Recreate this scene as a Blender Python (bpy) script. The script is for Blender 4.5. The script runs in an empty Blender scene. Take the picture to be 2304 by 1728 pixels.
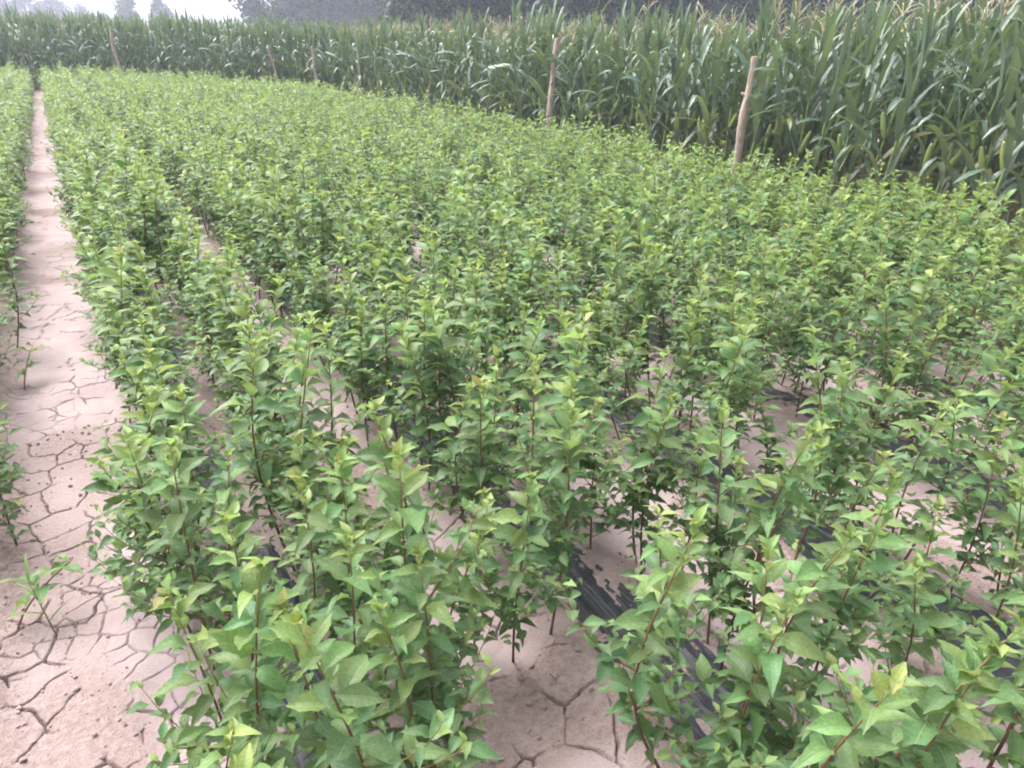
import bpy, math, random
import numpy as np
from mathutils import Matrix, Quaternion, Vector
R = math.radians
rng = np.random.default_rng(7)
random.seed(7)
scene = bpy.context.scene
col = scene.collection

# ------------------------------------------------------------------ camera
FPX, PITCH, ROLL, YAW, EYE = 1600.0, 24.7, 2.5, 32.06, 1.65
IW, IH = 2304, 1728
def camera_axes():
    p, r, y = R(PITCH), R(ROLL), R(YAW)
    F = Vector((math.sin(y)*math.cos(p), math.cos(y)*math.cos(p), -math.sin(p)))
    X = Vector((math.cos(y), -math.sin(y), 0)); U = X.cross(F)
    return F, X*math.cos(r) + U*math.sin(r), U*math.cos(r) - X*math.sin(r)
CF, CX, CU = camera_axes()
CPOS = Vector((0, 0, EYE))
cam_d = bpy.data.cameras.new('camera'); cam = bpy.data.objects.new('camera', cam_d); col.objects.link(cam)
cam_d.sensor_width = 36; cam_d.lens = 36*FPX/IW; cam_d.clip_start = .05; cam_d.clip_end = 3000
cam.matrix_world = Matrix(((CX.x, CU.x, -CF.x, 0), (CX.y, CU.y, -CF.y, 0), (CX.z, CU.z, -CF.z, EYE), (0, 0, 0, 1)))
scene.camera = cam
def project(x, y, z):
    v = Vector((x, y, z)) - CPOS; d = v.dot(CF)
    if d < .05: return None
    return IW/2 + FPX*v.dot(CX)/d, IH/2 - FPX*v.dot(CU)/d, d
def pixel_at(px, py, z=0.0):
    d = CF*FPX + CX*(px - IW/2) - CU*(py - IH/2); t = (z - EYE)/d.z
    return CPOS + d*t

# ------------------------------------------------------------------ sky, sun, exposure
SUN_EL, SUN_AZ = 58, 340          # azimuth clockwise from +Y
world = bpy.data.worlds.new('World'); scene.world = world; world.use_nodes = True
nt = world.node_tree; nt.nodes.clear()
sky = nt.nodes.new('ShaderNodeTexSky'); sky.sky_type = 'NISHITA'; sky.sun_disc = False
sky.sun_elevation = R(SUN_EL); sky.sun_rotation = R(SUN_AZ); sky.air_density = 1.0; sky.dust_density = 7.0; sky.ozone_density = 1.0
hs = nt.nodes.new('ShaderNodeHueSaturation'); hs.inputs['Saturation'].default_value = .35
bg = nt.nodes.new('ShaderNodeBackground'); bg.inputs['Strength'].default_value = .15
wo = nt.nodes.new('ShaderNodeOutputWorld')
nt.links.new(sky.outputs[0], hs.inputs['Color']); nt.links.new(hs.outputs[0], bg.inputs[0]); nt.links.new(bg.outputs[0], wo.inputs[0])
sun_d = bpy.data.lights.new('sun', 'SUN'); sun_d.energy = 1.0; sun_d.angle = R(60); sun_d.color = (1, .985, .96)
sun = bpy.data.objects.new('sun', sun_d); col.objects.link(sun)
sdir = Vector((math.sin(R(SUN_AZ))*math.cos(R(SUN_EL)), math.cos(R(SUN_AZ))*math.cos(R(SUN_EL)), math.sin(R(SUN_EL))))
sun.rotation_euler = sdir.to_track_quat('Z', 'Y').to_euler(); sun.location = (0, -6, 30)
vs = scene.view_settings; vs.view_transform = 'Standard'; vs.look = 'None'; vs.gamma = 1; vs.use_curve_mapping = False
vs.exposure = 1.8
cy = scene.cycles
cy.max_bounces = 7; cy.diffuse_bounces = 4; cy.glossy_bounces = 2; cy.transmission_bounces = 4; cy.volume_bounces = 2
cy.use_denoising = True; cy.use_adaptive_sampling = True; cy.adaptive_threshold = .015
cy.pixel_filter_type = 'BLACKMAN_HARRIS'; cy.filter_width = 2.0

# ------------------------------------------------------------------ helpers
_tab = np.random.default_rng(3).random((256, 256))
def vnoise(x, y, f, o=0):
    x = np.asarray(x)*f + 37.3*o + 500; y = np.asarray(y)*f + 11.7*o + 500
    i = np.floor(x).astype(int); j = np.floor(y).astype(int); u = x - i; v = y - j
    u = u*u*(3 - 2*u); v = v*v*(3 - 2*v); g = lambda a, b: _tab[a & 255, b & 255]
    return (g(i, j)*(1-u) + g(i+1, j)*u)*(1-v) + (g(i, j+1)*(1-u) + g(i+1, j+1)*u)*v
def sstep(a, b, x):
    t = np.clip((x - a)/(b - a), 0, 1); return t*t*(3 - 2*t)
def mesh_np(name, V, faces, mats, attrs=None, smooth=True, midx=None):
    """V (n,3); faces: list of (m,k) int arrays with k = 3 or 4"""
    me = bpy.data.meshes.new(name)
    V = np.ascontiguousarray(V, np.float32)
    loops = np.concatenate([f.reshape(-1) for f in faces]).astype(np.int32)
    tot = np.concatenate([np.full(len(f), f.shape[1], np.int32) for f in faces])
    start = np.concatenate([[0], np.cumsum(tot)[:-1]]).astype(np.int32)
    me.vertices.add(len(V)); me.vertices.foreach_set('co', V.reshape(-1))
    me.loops.add(len(loops)); me.loops.foreach_set('vertex_index', loops)
    me.polygons.add(len(tot)); me.polygons.foreach_set('loop_start', start); me.polygons.foreach_set('loop_total', tot)
    me.polygons.foreach_set('use_smooth', np.full(len(tot), smooth))
    for m in (mats if isinstance(mats, (list, tuple)) else [mats]): me.materials.append(m)
    if midx is not None: me.polygons.foreach_set('material_index', np.asarray(midx, np.int32))
    for k, a in (attrs or {}).items():
        at = me.attributes.new(k, 'FLOAT', 'POINT'); at.data.foreach_set('value', np.ascontiguousarray(a, np.float32))
    me.update(calc_edges=True); me.validate()
    return me
def obj(name, data, parent=None, loc=None, mat=None):
    o = bpy.data.objects.new(name, data); col.objects.link(o)
    if parent is not None: o.parent = parent
    if mat is not None: o.matrix_basis = mat
    elif loc is not None: o.location = loc
    return o
def tag(o, label, cat, group=None, kind=None):
    o['label'] = label; o['category'] = cat
    if group: o['group'] = group
    if kind: o['kind'] = kind
    return o
class Build:
    """collects pieces of one mesh"""
    def __init__(s): s.v = []; s.f3 = []; s.f4 = []; s.a = {}; s.n = 0
    def add(s, V, f3=None, f4=None, **at):
        V = np.asarray(V, float)
        if f3 is not None and len(f3): s.f3.append(np.asarray(f3) + s.n)
        if f4 is not None and len(f4): s.f4.append(np.asarray(f4) + s.n)
        s.v.append(V)
        for k, x in at.items(): s.a.setdefault(k, []).append(np.broadcast_to(np.asarray(x, float), (len(V),)))
        s.n += len(V)
    def mesh(s, name, mats, smooth=True):
        fs = []
        if s.f3: fs.append(np.concatenate(s.f3))
        if s.f4: fs.append(np.concatenate(s.f4))
        return mesh_np(name, np.concatenate(s.v), fs, mats, {k: np.concatenate(x) for k, x in s.a.items()}, smooth)
def tube(P, rad, n=6, cap=True):
    """tube along polyline P (m,3) with radii"""
    P = np.asarray(P, float); m = len(P); T = np.gradient(P, axis=0); T /= np.linalg.norm(T, axis=1)[:, None] + 1e-9
    ref = np.array([.31, .95, .05]); A = np.cross(T, ref); A /= np.linalg.norm(A, axis=1)[:, None] + 1e-9; B = np.cross(T, A)
    th = np.linspace(0, 2*np.pi, n, endpoint=False); rad = np.broadcast_to(rad, (m,))
    V = P[:, None, :] + rad[:, None, None]*(np.cos(th)[None, :, None]*A[:, None, :] + np.sin(th)[None, :, None]*B[:, None, :])
    V = V.reshape(-1, 3); i = np.arange(m-1)[:, None]*n; j = np.arange(n)[None, :]; k = (j + 1) % n
    f4 = np.stack([i+j, i+k, i+n+k, i+n+j], -1).reshape(-1, 4); f3 = np.zeros((0, 3), int)
    if cap:
        V = np.vstack([V, P[-1:]]); c = len(V) - 1; b = (m-1)*n
        f3 = np.stack([b + np.arange(n), b + (np.arange(n)+1) % n, np.full(n, c)], -1)
    return V, f3, f4
def stamp(T, M, pos):
    """copies of template verts T (k,3) by matrices M (N,3,3) and pos (N,3) -> (N*k,3)"""
    return (np.einsum('nij,kj->nki', M, T) + pos[:, None, :]).reshape(-1, 3)
def stamp_faces(F, k, N): return (F[None] + (np.arange(N)*k)[:, None, None]).reshape(-1, F.shape[1])
def rotz(a): c, s = np.cos(a), np.sin(a); z = np.zeros_like(c); o = z+1; return np.stack([np.stack([c, -s, z], -1), np.stack([s, c, z], -1), np.stack([z, z, o], -1)], -2)
def rotx(a): c, s = np.cos(a), np.sin(a); z = np.zeros_like(c); o = z+1; return np.stack([np.stack([o, z, z], -1), np.stack([z, c, -s], -1), np.stack([z, s, c], -1)], -2)
def roty(a): c, s = np.cos(a), np.sin(a); z = np.zeros_like(c); o = z+1; return np.stack([np.stack([c, z, s], -1), np.stack([z, o, z], -1), np.stack([-s, z, c], -1)], -2)

# ------------------------------------------------------------------ materials
def new_mat(name):
    m = bpy.data.materials.new(name); m.use_nodes = True; m.node_tree.nodes.clear(); return m, m.node_tree.nodes, m.node_tree.links
def ramp(N, stops):
    r = N.new('ShaderNodeValToRGB'); e = r.color_ramp.elements
    while len(e) < len(stops): e.new(.5)
    for q, (p, c) in zip(e, stops): q.position = p; q.color = (*c, 1)
    return r
def math_n(N, L, op, a, b=None, clamp=False):
    n = N.new('ShaderNodeMath'); n.operation = op; n.use_clamp = clamp
    for i, v in enumerate((a, b)):
        if v is None: continue
        if isinstance(v, (int, float)): n.inputs[i].default_value = v
        else: L.new(v, n.inputs[i])
    return n.outputs[0]
def leaf_mat(name, stops, under, trans=.28, rough=.45, spec=.35, vary=.35):
    m, N, L = new_mat(name)
    at = N.new('ShaderNodeAttribute'); at.attribute_name = 'tint'
    rn = N.new('ShaderNodeAttribute'); rn.attribute_name = 'rnd'
    oi = N.new('ShaderNodeObjectInfo')
    r = ramp(N, stops); L.new(at.outputs['Fac'], r.inputs[0])
    fr = math_n(N, L, 'FRACT', math_n(N, L, 'ADD', rn.outputs['Fac'], oi.outputs['Random']))
    val = math_n(N, L, 'ADD', math_n(N, L, 'MULTIPLY', fr, vary), 1 - vary/2)
    fr2 = math_n(N, L, 'FRACT', math_n(N, L, 'MULTIPLY', fr, 7.31))
    hue = math_n(N, L, 'ADD', math_n(N, L, 'MULTIPLY', fr2, .06), .475)
    h = N.new('ShaderNodeHueSaturation'); L.new(r.outputs[0], h.inputs['Color']); L.new(val, h.inputs['Value']); L.new(hue, h.inputs['Hue'])
    tc = N.new('ShaderNodeTexCoord'); nz = N.new('ShaderNodeTexNoise'); nz.inputs['Scale'].default_value = 18; nz.inputs['Detail'].default_value = 3
    L.new(tc.outputs['Object'], nz.inputs['Vector'])
    mo = N.new('ShaderNodeMix'); mo.data_type = 'RGBA'; mo.blend_type = 'MULTIPLY'; mo.inputs[0].default_value = 1
    rr = ramp(N, [(.3, (.78, .78, .78)), (.7, (1.12, 1.12, 1.12))]); L.new(nz.outputs['Fac'], rr.inputs[0])
    L.new(h.outputs[0], mo.inputs[6]); L.new(rr.outputs[0], mo.inputs[7])
    # midrib and side veins, drawn along the blade
    ax = N.new('ShaderNodeAttribute'); ax.attribute_name = 'lx'; ay = N.new('ShaderNodeAttribute'); ay.attribute_name = 'ly'; av = N.new('ShaderNodeAttribute'); av.attribute_name = 'vein'
    absx = math_n(N, L, 'ABSOLUTE', ax.outputs['Fac'])
    rib = math_n(N, L, 'SUBTRACT', 1, math_n(N, L, 'MULTIPLY', absx, 14), True)
    ph = math_n(N, L, 'SUBTRACT', math_n(N, L, 'MULTIPLY', ay.outputs['Fac'], 58), math_n(N, L, 'MULTIPLY', absx, 9))
    lat = math_n(N, L, 'POWER', math_n(N, L, 'ADD', math_n(N, L, 'MULTIPLY', math_n(N, L, 'SINE', ph), .5), .5), 5)
    vn = math_n(N, L, 'MULTIPLY', math_n(N, L, 'MAXIMUM', math_n(N, L, 'MULTIPLY', rib, .5), math_n(N, L, 'MULTIPLY', lat, .11)), av.outputs['Fac'])
    mv = N.new('ShaderNodeMix'); mv.data_type = 'RGBA'; L.new(vn, mv.inputs[0]); L.new(mo.outputs[2], mv.inputs[6]); mv.inputs[7].default_value = (*[min(1, c*1.15) for c in under], 1)
    bpn = N.new('ShaderNodeBump'); bpn.inputs['Strength'].default_value = .5; bpn.inputs['Distance'].default_value = .004; bpn.invert = True; L.new(vn, bpn.inputs['Height'])
    # the underside of the leaf is paler
    ge = N.new('ShaderNodeNewGeometry'); mu = N.new('ShaderNodeMix'); mu.data_type = 'RGBA'
    mu.inputs[7].default_value = (*under, 1); L.new(mv.outputs[2], mu.inputs[6])
    L.new(math_n(N, L, 'MULTIPLY', ge.outputs['Backfacing'], .55), mu.inputs[0])
    b = N.new('ShaderNodeBsdfPrincipled'); b.inputs['Roughness'].default_value = rough; b.inputs['Specular IOR Level'].default_value = spec
    L.new(mu.outputs[2], b.inputs['Base Color']); L.new(bpn.outputs[0], b.inputs['Normal'])
    t = N.new('ShaderNodeBsdfTranslucent'); ty = N.new('ShaderNodeMix'); ty.data_type = 'RGBA'; ty.blend_type = 'MULTIPLY'; ty.inputs[0].default_value = 1
    L.new(mu.outputs[2], ty.inputs[6]); ty.inputs[7].default_value = (1.25, 1.2, .55, 1); L.new(ty.outputs[2], t.inputs[0])
    mx = N.new('ShaderNodeMixShader'); mx.inputs[0].default_value = trans
    L.new(b.outputs[0], mx.inputs[1]); L.new(t.outputs[0], mx.inputs[2])
    o = N.new('ShaderNodeOutputMaterial'); L.new(mx.outputs[0], o.inputs[0])
    return m
def simple_mat(name, stops, attr=None, scale=30, rough=.7, spec=.3, bump=0, bscale=None, stretch=(1, 1, 1)):
    m, N, L = new_mat(name)
    tc = N.new('ShaderNodeTexCoord'); mp = N.new('ShaderNodeMapping'); mp.inputs['Scale'].default_value = stretch
    L.new(tc.outputs['Object'], mp.inputs[0])
    nz = N.new('ShaderNodeTexNoise'); nz.inputs['Scale'].default_value = scale; nz.inputs['Detail'].default_value = 5; L.new(mp.outputs[0], nz.inputs['Vector'])
    r = ramp(N, stops)
    if attr:
        at = N.new('ShaderNodeAttribute'); at.attribute_name = attr
        L.new(math_n(N, L, 'ADD', at.outputs['Fac'], math_n(N, L, 'MULTIPLY', math_n(N, L, 'SUBTRACT', nz.outputs['Fac'], .5), .4)), r.inputs[0])
    else: L.new(nz.outputs['Fac'], r.inputs[0])
    b = N.new('ShaderNodeBsdfPrincipled'); b.inputs['Roughness'].default_value = rough; b.inputs['Specular IOR Level'].default_value = spec
    L.new(r.outputs[0], b.inputs['Base Color'])
    if bump:
        n2 = N.new('ShaderNodeTexNoise'); n2.inputs['Scale'].default_value = bscale or scale*2; n2.inputs['Detail'].default_value = 6; L.new(mp.outputs[0], n2.inputs['Vector'])
        bp = N.new('ShaderNodeBump'); bp.inputs['Strength'].default_value = 1; bp.inputs['Distance'].default_value = bump
        L.new(n2.outputs['Fac'], bp.inputs['Height']); L.new(bp.outputs[0], b.inputs['Normal'])
    o = N.new('ShaderNodeOutputMaterial'); L.new(b.outputs[0], o.inputs[0])
    return m
M_SAP = leaf_mat('sapling_leaf', [(0, (.096, .168, .088)), (.3, (.126, .212, .092)), (.6, (.192, .284, .096)), (.85, (.238, .318, .104)), (1, (.30, .305, .11))], (.21, .29, .19), trans=.45, rough=.42, spec=.3, vary=.5)
M_STEM = simple_mat('sapling_bark', [(0, (.10, .065, .048)), (.5, (.15, .072, .045)), (.8, (.17, .095, .045)), (1, (.20, .20, .08))], attr='tint', scale=60, rough=.6)
M_CORN = leaf_mat('corn_leaf', [(0, (.34, .27, .13)), (.12, (.16, .19, .07)), (.25, (.092, .134, .098)), (.6, (.100, .158, .108)), (1, (.128, .196, .108))], (.14, .19, .13), trans=.25, rough=.34, spec=.5, vary=.5)
M_STALK = simple_mat('corn_stalk', [(0, (.25, .28, .10)), (.5, (.20, .26, .09)), (1, (.13, .20, .08))], attr='tint', scale=30, rough=.5)
M_EAR = simple_mat('corn_husk', [(.3, (.20, .27, .08)), (.7, (.27, .33, .11))], scale=14, rough=.5, stretch=(6, 6, 1))
M_SILK = simple_mat('corn_silk', [(.3, (.10, .04, .02)), (.7, (.22, .10, .05))], scale=40)
M_TASSEL = simple_mat('corn_tassel', [(.3, (.27, .25, .15)), (.7, (.40, .36, .23))], scale=20, rough=.8)
M_WOOD = simple_mat('peeled_wood', [(.28, (.17, .12, .10)), (.45, (.36, .27, .225)), (.7, (.50, .41, .355))], scale=16, rough=.8, bump=.006, stretch=(2, 2, .5))
M_CUT = simple_mat('cut_wood', [(.3, (.5, .38, .25)), (.7, (.62, .5, .36))], scale=20, rough=.8)
M_TREE = leaf_mat('poplar_leaf', [(0, (.009, .017, .011)), (.5, (.020, .037, .020)), (1, (.062, .098, .046))], (.06, .08, .06), trans=.15, rough=.5)
M_TRUNK = simple_mat('poplar_bark', [(.3, (.10, .09, .075)), (.7, (.26, .24, .20))], scale=3, rough=.9, bump=.02)
M_PALE = simple_mat('pale_bark', [(.3, (.30, .29, .26)), (.7, (.46, .45, .42))], scale=3, rough=.9, bump=.02)
M_DEAD = simple_mat('dry_leaf', [(.3, (.20, .07, .03)), (.7, (.42, .17, .06))], scale=60, rough=.7)
M_FILM = None
def film_material():
    m, N, L = new_mat('mulch_plastic')
    tc = N.new('ShaderNodeTexCoord'); mp = N.new('ShaderNodeMapping'); mp.inputs['Scale'].default_value = (1, .05, 1); L.new(tc.outputs['Object'], mp.inputs[0])
    nz = N.new('ShaderNodeTexNoise'); nz.inputs['Scale'].default_value = 90; nz.inputs['Detail'].default_value = 3; L.new(mp.outputs[0], nz.inputs['Vector'])
    n2 = N.new('ShaderNodeTexNoise'); n2.inputs['Scale'].default_value = 22; n2.inputs['Detail'].default_value = 6; L.new(tc.outputs['Object'], n2.inputs['Vector'])
    r = ramp(N, [(.45, (.020, .021, .030)), (.64, (.036, .036, .046)), (.84, (.20, .155, .145))]); L.new(n2.outputs['Fac'], r.inputs[0])   # dusty patches
    b = N.new('ShaderNodeBsdfPrincipled'); L.new(r.outputs[0], b.inputs['Base Color'])
    b.inputs['Roughness'].default_value = .45; b.inputs['Specular IOR Level'].default_value = .32
    bp = N.new('ShaderNodeBump'); bp.inputs['Distance'].default_value = .005; bp.inputs['Strength'].default_value = 1; L.new(nz.outputs['Fac'], bp.inputs['Height']); L.new(bp.outputs[0], b.inputs['Normal'])
    o = N.new('ShaderNodeOutputMaterial'); L.new(b.outputs[0], o.inputs[0]); return m
M_FILM = film_material()
def soil_material():
    m, N, L = new_mat('dry_soil')
    tc = N.new('ShaderNodeTexCoord'); at = N.new('ShaderNodeAttribute'); at.attribute_name = 'loose'
    n1 = N.new('ShaderNodeTexNoise'); n1.inputs['Scale'].default_value = 5; n1.inputs['Detail'].default_value = 6; n1.inputs['Roughness'].default_value = .6
    n2 = N.new('ShaderNodeTexNoise'); n2.inputs['Scale'].default_value = 45; n2.inputs['Detail'].default_value = 6; n2.inputs['Roughness'].default_value = .65
    n3 = N.new('ShaderNodeTexNoise'); n3.inputs['Scale'].default_value = 170; n3.inputs['Detail'].default_value = 4
    for n in (n1, n2, n3): L.new(tc.outputs['Object'], n.inputs['Vector'])
    crust = ramp(N, [(.3, (.275, .216, .218)), (.6, (.342, .275, .279)), (.8, (.38, .310, .314))]); L.new(n1.outputs['Fac'], crust.inputs[0])
    loose = ramp(N, [(.3, (.17, .120, .110)), (.5, (.262, .198, .187)), (.75, (.33, .262, .256))]); L.new(n2.outputs['Fac'], loose.inputs[0])
    f = math_n(N, L, 'ADD', at.outputs['Fac'], math_n(N, L, 'MULTIPLY', math_n(N, L, 'SUBTRACT', n2.outputs['Fac'], .5), 1.2), True)
    mx = N.new('ShaderNodeMix'); mx.data_type = 'RGBA'; L.new(f, mx.inputs[0]); L.new(crust.outputs[0], mx.inputs[6]); L.new(loose.outputs[0], mx.inputs[7])
    sp = N.new('ShaderNodeMix'); sp.data_type = 'RGBA'; sp.blend_type = 'MULTIPLY'; sp.inputs[0].default_value = 1
    rs = ramp(N, [(.28, (.72, .70, .69)), (.45, (1, 1, 1))]); L.new(n3.outputs['Fac'], rs.inputs[0])
    L.new(mx.outputs[2], sp.inputs[6]); L.new(rs.outputs[0], sp.inputs[7])
    b = N.new('ShaderNodeBsdfPrincipled'); b.inputs['Roughness'].default_value = .95; b.inputs['Specular IOR Level'].default_value = .1
    L.new(sp.outputs[2], b.inputs['Base Color'])
    bp = N.new('ShaderNodeBump'); bp.inputs['Strength'].default_value = 1
    L.new(math_n(N, L, 'ADD', math_n(N, L, 'MULTIPLY', f, .009), .002), bp.inputs['Distance'])
    L.new(math_n(N, L, 'ADD', n2.outputs['Fac'], math_n(N, L, 'MULTIPLY', n3.outputs['Fac'], .4)), bp.inputs['Height']); L.new(bp.outputs[0], b.inputs['Normal'])
    o = N.new('ShaderNodeOutputMaterial'); L.new(b.outputs[0], o.inputs[0]); return m
M_SOIL = soil_material()

# ------------------------------------------------------------------ the soil
BED0, PITCHX, NB = .30, .93, 7                 # bed centres run parallel to +Y; bed -1 lies across the bare path
def bed_x(k): return BED0 + PITCHX*k - (.06 if k < 0 else 0)
BEDS = [bed_x(k) for k in range(-2, NB)]
def bed_dist(x):
    d = np.abs(np.asarray(x)[..., None] - np.array(BEDS)).min(-1); return d
def ground(x, y):
    """height of the soil without cracks"""
    x = np.asarray(x, float); y = np.asarray(y, float)
    d = bed_dist(x + .03*(vnoise(x, y, 1.3, 1) - .5))
    near = np.exp(-(np.hypot(x - 2, y - 4)/40)**2)
    bed = .055*(1 - sstep(.16, .34, d))
    rough = (vnoise(x, y, 6, 2) - .5)*.018 + (vnoise(x, y, 17, 3) - .5)*.012
    return near*(bed + rough*(.07 + .93*(1 - sstep(.25, .42, d)))) + (vnoise(x, y, .05, 4) - .5)*.0
def looseness(x, y):
    d = bed_dist(x); e = vnoise(x, y, 2.2, 5)
    return np.clip(.75*(1 - sstep(.20, .36, d)) + 1.2*sstep(.56, .82, e) - .15, 0, 1)
def voronoi_edge(x, y, cell, o):
    """distance to the nearest cell border (warped so that cracks meander)"""
    wx = x + .035*(vnoise(x, y, 9, o) - .5) + .014*(vnoise(x, y, 34, o+1) - .5); wy = y + .035*(vnoise(x, y, 9, o+2) - .5) + .014*(vnoise(x, y, 34, o+3) - .5)
    u = wx/cell; v = wy/cell; iu = np.floor(u).astype(int); iv = np.floor(v).astype(int)
    best = np.full(u.shape, 1e9); sec = best.copy(); bp = np.zeros(u.shape + (2,)); sp = bp.copy()
    for a in (-1, 0, 1):
        for b in (-1, 0, 1):
            ci = iu + a; cj = iv + b
            px = ci + .1 + .8*_tab[(ci*7 + o*13) & 255, (cj*5 + o) & 255]; py = cj + .1 + .8*_tab[(ci*3 + 91 + o) & 255, (cj*11 + o*3) & 255]
            d = (px - u)**2 + (py - v)**2; P = np.stack([px, py], -1)
            nb = d < best; ns = (~nb) & (d < sec)
            sp = np.where(nb[..., None], bp, np.where(ns[..., None], P, sp)); sec = np.where(nb, best, np.where(ns, d, sec))
            bp = np.where(nb[..., None], P, bp); best = np.where(nb, d, best)
    sepv = np.linalg.norm(sp - bp, axis=-1) + 1e-6
    return (sec - best)/(2*sepv)*cell
def cracks(x, y):
    d1 = voronoi_edge(x, y*.9, .15, 11); d2 = voronoi_edge(x, y, .085, 23)
    open1 = sstep(.40, .62, .65*vnoise(x, y, 7, 31) + .35*vnoise(x, y, 19, 33)); open2 = sstep(.55, .80, .6*vnoise(x, y, 5, 37) + .4*vnoise(x, y, 15, 39))
    w1 = .0013 + .0027*open1; w2 = .001 + .0022*open2
    c = -.034*open1*(1 - sstep(.1, 1, d1/w1)) - .014*open2*(1 - sstep(.1, 1, d2/w2))
    curl = .004*open1*np.exp(-(d1/.02)**2)
    dip = -.006*(1 - open1)*np.exp(-(d1/.012)**2)
    return c - .0015*(1 - open1)*np.exp(-(d1/.006)**2)
def graded(lo, hi, step, far, ratio=1.16):
    c = list(np.round(np.arange(round(lo/step), round(hi/step)+1)*step, 5)); s = step; a = [c[-1]]; b = [c[0]]
    while a[-1] < far: s *= ratio; a.append(a[-1] + min(s, 60))
    s = step
    while b[-1] > -far: s *= ratio; b.append(b[-1] - min(s, 60))
    return np.array(b[1:][::-1] + c + a[1:])
EXT = 420
gx = graded(-2, 4.5, .025, EXT); gy = graded(0, 9, .025, EXT)
patches = [(-.65, .15, 1.1, 4.2, .0036), (-.65, .15, 4.2, 9.0, .010), (.5, 1.1, .75, 2.6, .0036), (1.4, 2.0, .3, 1.7, .006)]
def build_soil():
    Bd = Build()
    def grid(xs, ys, hole=None, crack=None):
        X, Y = np.meshgrid(xs, ys); Z = ground(X, Y)
        if crack:
            x0, x1, y0, y1, _ = crack
            w = sstep(0, .05, X - x0)*sstep(0, .05, x1 - X)*(sstep(0, .1, Y - y0) if y0 < 4 else 1)*(sstep(0, .4, y1 - Y) if y1 != 4.2 else 1)
            w *= sstep(.16, .26, bed_dist(X))
            Z = Z + w*cracks(X, Y)
        nx, ny = len(xs), len(ys); i = (np.arange(ny-1)[:, None]*nx + np.arange(nx-1)[None, :])
        F = np.stack([i, i+1, i+nx+1, i+nx], -1)
        if hole:
            cx = (xs[:-1]+xs[1:])/2; cyy = (ys[:-1]+ys[1:])/2; keep = np.ones((ny-1, nx-1), bool)
            for x0, x1, y0, y1, _ in hole: keep &= ~(((cx > x0) & (cx < x1))[None, :] & ((cyy > y0) & (cyy < y1))[:, None])
            F = F[keep]
        else: F = F.reshape(-1, 4)
        Bd.add(np.stack([X, Y, Z], -1).reshape(-1, 3), f4=F, loose=looseness(X, Y).reshape(-1))
    grid(gx, gy, hole=patches)
    for p in patches:
        grid(np.linspace(p[0], p[1], int((p[1]-p[0])/p[4])), np.linspace(p[2], p[3], int((p[3]-p[2])/p[4])), crack=p)
    o = obj('soil', Bd.mesh('soil', M_SOIL)); o['kind'] = 'structure'; o['label'] = 'pinkish dry cracked soil of the nursery field'; return o
build_soil()

def gz(x, y): return float(ground(np.array(x), np.array(y)))

# ------------------------------------------------------------------ mulch film, one half buried strip for each bed
ORD = ['first', 'second', 'third', 'fourth', 'fifth', 'sixth', 'seventh', 'eighth']
def build_film(k, xc):
    y0 = -.2 if k > 0 else .2; hw = .11 if k < 1 else .15
    xs = np.arange(-hw, hw + .001, .0065); ys = np.concatenate([np.arange(y0, 4.2, .011), np.arange(4.2, 9, .03)])
    X, Y = np.meshgrid(xs, ys); XW = X + xc + .03*(vnoise(X*0, Y, .8, 40+k) - .5)
    cover = .40*vnoise(XW, Y*.35, 4, 50+k) + .26*vnoise(XW, Y*.22, 24, 60+k) + .18*vnoise(XW, Y*.5, 60, 65+k) + .16*vnoise(X*0, Y, 2.1, 66+k) + .24*(np.abs(X)/hw)**3
    thr = .52 if k < 1 else .57
    ease = np.clip((thr - cover)*6, 0, 1)
    d = bed_dist(XW); base = .055*(1 - sstep(.16, .34, d)) + .018*(vnoise(XW, Y, 6, 2) - .5)
    wr = .006*(vnoise(XW, Y*.05, 80, 70+k) - .5) + .004*(vnoise(XW, Y*.1, 34, 80+k) - .5)
    Z = base + .002 + .006*ease + wr*ease
    nx, ny = len(xs), len(ys); i = np.arange(ny-1)[:, None]*nx + np.arange(nx-1)[None, :]
    F = np.stack([i, i+1, i+nx+1, i+nx], -1); keep = cover[:-1, :-1] < thr; F = F[keep]
    V = np.stack([XW, Y, Z], -1).reshape(-1, 3); used = np.unique(F); re = np.zeros(len(V), int); re[used] = np.arange(len(used))
    o = obj('mulch_film', mesh_np('mulch_film', V[used], [re[F]], M_FILM))
    where = 'bed across the bare path' if k < 0 else ORD[k] + ' bed from the bare path'
    tag(o, 'torn black plastic mulch film half buried in the ' + where, 'mulch film', 'mulch films in the beds')
for k in range(-1, 6): build_film(k, bed_x(k))

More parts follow.
